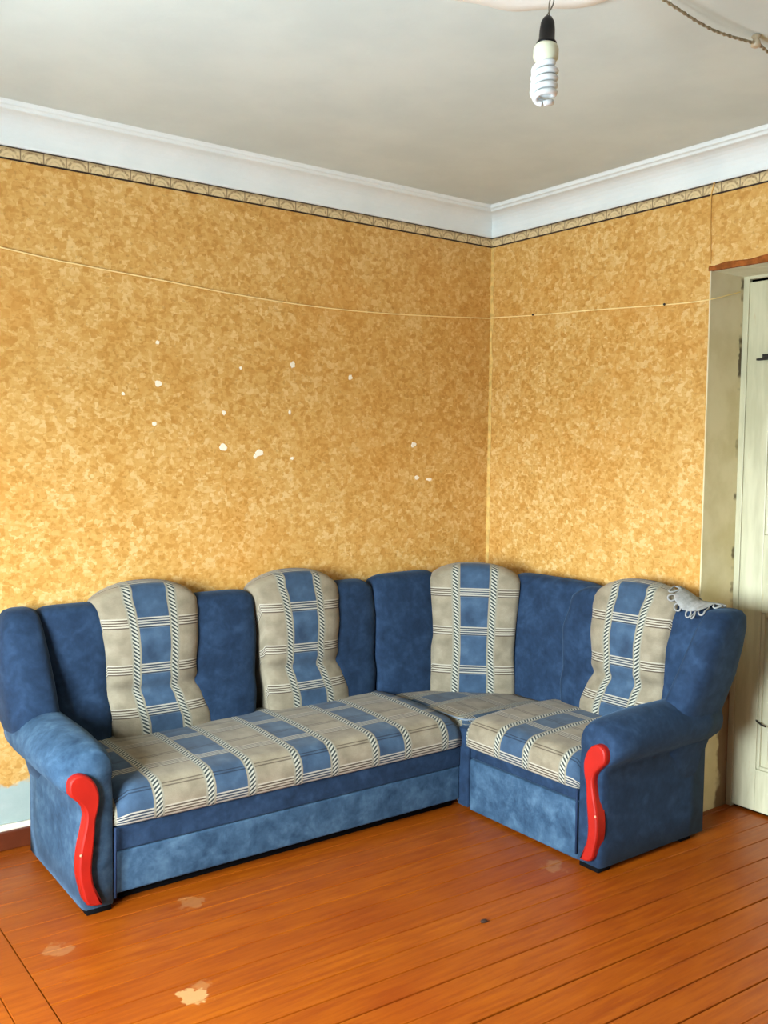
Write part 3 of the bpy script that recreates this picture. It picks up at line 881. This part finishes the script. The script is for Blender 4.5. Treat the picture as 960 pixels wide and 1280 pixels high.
v, f = tube_data(rs, 0.004, 6, True); sp('piping', v, f, plain('grey_blue_piping', (120, 134, 146), 0.8))
adopt(box('corner_post', (-0.801, -0.775, 0.02), (-0.752, -0.705, 0.372), M_BLUE, None, 0.012, 3, True), sofa)
# piping along the inner edge of the left arm front
v, f = tube_data([LEFT(2.385, 0.736, 0.04), LEFT(2.385, 0.739, 0.2), LEFT(2.385, 0.741, 0.29)], 0.005, 6); sp('piping', v, f, M_PIPE)
v, f = tube_data([RIGHT(1.41, 0.801, 0.04), RIGHT(1.41, 0.803, 0.2), RIGHT(1.41, 0.805, 0.30)], 0.005, 6); sp('piping', v, f, M_PIPE)

# ------------------------------------------------------------------ crochet doily lying over the sofa back
bpy.context.view_layer.update()
bms = bmesh.new()
for o in sofa.children:
    if o.name.split('.')[0] in ('wing', 'back_panel', 'plaid_back_panel'):
        tmp = bmesh.new(); tmp.from_mesh(o.data); tmp.transform(o.matrix_world)
        me = bpy.data.meshes.new('tmp'); tmp.to_mesh(me); tmp.free(); bms.from_mesh(me); bpy.data.meshes.remove(me)
bvh = BVHTree.FromBMesh(bms); bms.free()
DX, DY = -0.165, -1.495            # ridge of the back under the doily
def ridge(y):
    h = bvh.ray_cast(Vector((DX, y, 1.4)), Vector((0, 0, -1))); return h[0].z if h[0] else 0.95
def dpos(u, v, lift=0.004):
    """u along the back, v from the ridge: flat to the rear, hanging down the front"""
    y = DY - u
    zt = max(ridge(y+q) for q in (-0.045, -0.03, -0.015, 0, 0.015, 0.03, 0.045)) + lift
    fl_ = 0.045
    if v <= fl_:
        xx = DX - v
        h = max((bvh.ray_cast(Vector((xx, y+q, 1.4)), Vector((0, 0, -1)))[0] or Vector((0, 0, 0.9))).z for q in (-0.045, -0.03, -0.015, 0, 0.015, 0.03, 0.045))
        return Vector((xx, y, max(h+lift, zt-0.02)))
    a = min(1, (v-fl_)/0.02)
    z = zt - 0.006 - (v-fl_)*0.9
    xs = []
    for q in (-0.05, -0.03, -0.015, 0, 0.015, 0.03, 0.05):
        h = bvh.ray_cast(Vector((-0.9, y+q, z)), Vector((1, 0, 0)))
        if h[0]: xs.append(h[0].x)
    xx = (min(xs) if xs else DX-0.05) - lift
    return Vector((min(xx, DX-fl_), y, z))
V = []; F = []; nr, na = 8, 48
V.append(dpos(0, 0.02))
for i in range(1, nr+1):
    for j in range(na):
        a = 2*pi*j/na; r = i/nr*(1+0.03*cos(8*a))
        V.append(dpos(0.088*r*cos(a), 0.02+0.055*r*sin(a)))
for j in range(na): F.append((0, 1+j, 1+(j+1) % na))
for i in range(nr-1):
    for j in range(na): F.append((1+i*na+j, 1+i*na+(j+1) % na, 1+(i+1)*na+(j+1) % na, 1+(i+1)*na+j))
doily = thing('lace_doily', (DX, DY, 0.98), 'small grey white crochet doily draped over the right end of the sofa back', 'doily')
dm = link('crochet_centre', V, F, M_LACE); md = dm.modifiers.new('s', 'SOLIDIFY'); md.thickness = 0.003; md.offset = 1
adopt(dm, doily)
for j in range(14):
    a = 2*pi*(j+0.5)/14; cu, cv = 0.099*cos(a), 0.02+0.067*sin(a)
    L, Wd = (0.017, 0.012)
    pts = []
    for q in range(14):
        b = 2*pi*q/14
        du = L*cos(b); dv = Wd*sin(b)
        pts.append(dpos(cu + du*cos(a)-dv*sin(a), cv + du*sin(a)+dv*cos(a), 0.004))
    adopt(tube('lace_loop', pts, 0.0036, M_LACE, None, 6, True), doily)

# ------------------------------------------------------------------ hanging bulb
ax = (BBOT-BTOP).normalized(); LB = (BBOT-BTOP).length
side = ax.cross(F2).normalized()
bulb = thing('hanging_bulb', tuple(BTOP), 'white spiral energy saving bulb in a black socket hanging by bare wires', 'lamp')
def along(h, w=0, d=0): return BTOP + ax*h + side*w + ax.cross(side)*d
H1 = LB*0.31; H2 = LB*0.53
v, f = lathe_data([(0.006, -0.002), (0.010, 0.0), (0.0165, 0.012), (0.0185, 0.030), (0.0195, H1-0.012), (0.0245, H1-0.006), (0.0255, H1), (0.020, H1+0.002)], BTOP, ax, 24)
adopt(tag(link('socket', v, f, M_SOCK), 'black bakelite socket'), bulb)
v, f = lathe_data([(0.018, H1-0.002), (0.027, H1+0.002), (0.0305, H1+0.010), (0.0305, H1+0.030), (0.026, H2-0.012), (0.021, H2-0.003), (0.018, H2)], BTOP, ax, 28)
adopt(tag(link('bulb_base', v, f, M_CFLB), 'cream plastic bulb base'), bulb)
parts = []
pe = ax.cross(side)
for ph in (0, pi):
    pts = []; N = 110; turns = 2.6
    for i in range(N+1):
        t = i/N; a = ph + t*turns*2*pi
        r = 0.0265*min(1.0, 0.45+t*8) if t < 0.07 else 0.0265
        h = H2-0.004 + t*(LB-H2-0.012)
        if t > 0.9: 
            q = (t-0.9)/0.1; r = 0.0265*(1-0.92*q*q); h += 0.006*q
        pts.append(BTOP + ax*h + side*(r*cos(a)) + pe*(r*sin(a)))
    parts.append(tube_data(pts, 0.0072, 10))
adopt(tag(multi('spiral_tube', parts, M_CFLT), 'white glass spiral'), bulb)
parts = []
Lc = CZ-0.02-BTOP.z
for ph in (0, pi):
    pts = []
    for i in range(41):
        t = i/40; a = ph + t*4*pi; r = 0.0055*(1-0.5*t)
        base = BTOP + ax*(-0.0)*(1-t) + Vector((0.004*t*2, 0, Lc*t)) + R3*(0.012*math.sin(min(1, t*2)*pi/2))
        pts.append(base + Vector((r*cos(a), r*sin(a), 0)))
    parts.append(tube_data(pts, 0.0017, 6))
adopt(multi('wire', parts, M_WIRE), bulb)

# ------------------------------------------------------------------ twisted cable on the ceiling with its insulator
def ray_z(px, py, z):
    d = F2 + R3*((px-480)/FPX) - U3*((py-640)/FPX); return CAM + d*((z-CAM.z)/d.z)
def ray_x(px, py, x):
    d = F2 + R3*((px-480)/FPX) - U3*((py-640)/FPX); return CAM + d*((x-CAM.x)/d.x)
def ray_y(px, py, y):
    d = F2 + R3*((px-480)/FPX) - U3*((py-640)/FPX); return CAM + d*((y-CAM.y)/d.y)
def smooth_path(P, n=12):
    P = [Vector(p) for p in P]; out = []
    for i in range(len(P)-1):
        p0 = P[max(i-1, 0)]; p1 = P[i]; p2 = P[i+1]; p3 = P[min(i+2, len(P)-1)]
        for q in range(n):
            t = q/n
            out.append(0.5*((2*p1) + (p2-p0)*t + (2*p0-5*p1+4*p2-p3)*t*t + (3*p1-p0-3*p2+p3)*t**3))
    return out+[P[-1]]
zc = CZ-0.028
A = ray_z(830, 0, zc); B = ray_z(890, 37, zc-0.010); D = ray_z(945, 55, zc); E = ray_z(960, 65, zc)
path = smooth_path([RC + Vector((0.30, -0.25, -0.030)), A.lerp(RC, 0.35) - Vector((0, 0, 0.0)), A, B, D, E, E + (E-D)*4, E+(E-D)*12], 16)
parts = []
for ph in (0, pi):
    pts = []
    acc = 0
    for i, p in enumerate(path):
        if i: acc += (p-path[i-1]).length
        t = (path[min(i+1, len(path)-1)]-path[max(i-1, 0)]).normalized()
        n1 = t.cross(Vector((0, 0, 1))).normalized(); n2 = t.cross(n1); a = ph+acc/0.05*2*pi
        pts.append(p + n1*(0.0026*cos(a)) + n2*(0.0026*sin(a)))
    parts.append(tube_data(pts, 0.0028, 6))
cab = thing('ceiling_cable', tuple(D), 'old grey twisted cable running across the ceiling at the upper right', 'cable')
adopt(multi('twisted_wire', parts, M_CABLE), cab)
v, f = lathe_data([(0.010, 0), (0.014, 0.006), (0.009, 0.014), (0.013, 0.022), (0.015, 0.034), (0.008, 0.038)], (D.x, D.y, CZ), (0, 0, -1), 16)
adopt(tag(link('insulator', v, f, plain('beige_porcelain', (176, 160, 134), 0.4)), 'small ceramic knob insulator'), cab)

# ------------------------------------------------------------------ string along the walls, from the left to the door frame
def onL(px, py): return ray_y(px, py, -0.010)
def onR(px, py): return ray_x(px, py, -0.010)
P = [Vector((XW+0.0, -0.010, 2.56)), onL(0, 309), onL(100, 331), onL(200, 350), onL(300, 369), onL(400, 384), onL(500, 393), onL(611, 398), Vector((-0.012, -0.014, 2.313)), onR(668, 394), onR(750, 387), onR(832, 381), onR(884, 375), ray_y(925, 365, DJ0-0.012)]
st = tube('string', smooth_path(P, 8), 0.0028, M_STR, None, 6)
tag(st, 'thin pale string stretched along both gold walls at picture height', 'string')
def nail(px, py, lab):
    p = ray_x(px, py, -0.001)
    v, f = lathe_data([(0.002, 0), (0.002, 0.016), (0.0055, 0.017), (0.0055, 0.020), (0.002, 0.021)], p, (-1, -0.35, 0), 10)
    o = link('nail', v, f, M_DARK); o.location = (0, 0, 0)
    return tag(o, lab, 'nail')
nail(668, 394, 'dark nail holding the string on the right wall near the corner')
nail(832, 381, 'dark nail holding the string on the right wall nearest the door')
# thin wire painted over, dropping from the border to the door opening
P = [Vector((-0.004, ray_x(893, 228, 0).y, 2.735)), ray_x(893, 229, -0.006), ray_x(889, 245, -0.006), ray_x(888, 270, -0.005), ray_x(888, 300, -0.005), ray_x(888, 330, -0.004)]
tag(tube('wall_wire', smooth_path(P, 6), 0.003, plain('painted_over_wire', (220, 172, 92), 0.6, 0.3), None, 6), 'thin painted wire dropping from the paper border to the door opening', 'wire')
# dark crumb lying on the floor
bm = bmesh.new(); bmesh.ops.create_icosphere(bm, subdivisions=2, radius=1.0)
for v in bm.verts:
    q = v.co.copy(); s_ = 1+0.35*mnoise.noise(q*1.7)
    v.co = Vector((q.x*0.014*s_, q.y*0.010*s_, max(-0.4, q.z)*0.006*s_ + 0.0024))
o = from_bm('floor_crumb', bm, plain('dark_crumb', (50, 28, 16), 0.8), None, True); o.location = (-1.399, -1.539, -0.0006)
tag(o, 'small dark crumb of dirt on the orange floor in front of the sofa', 'debris')
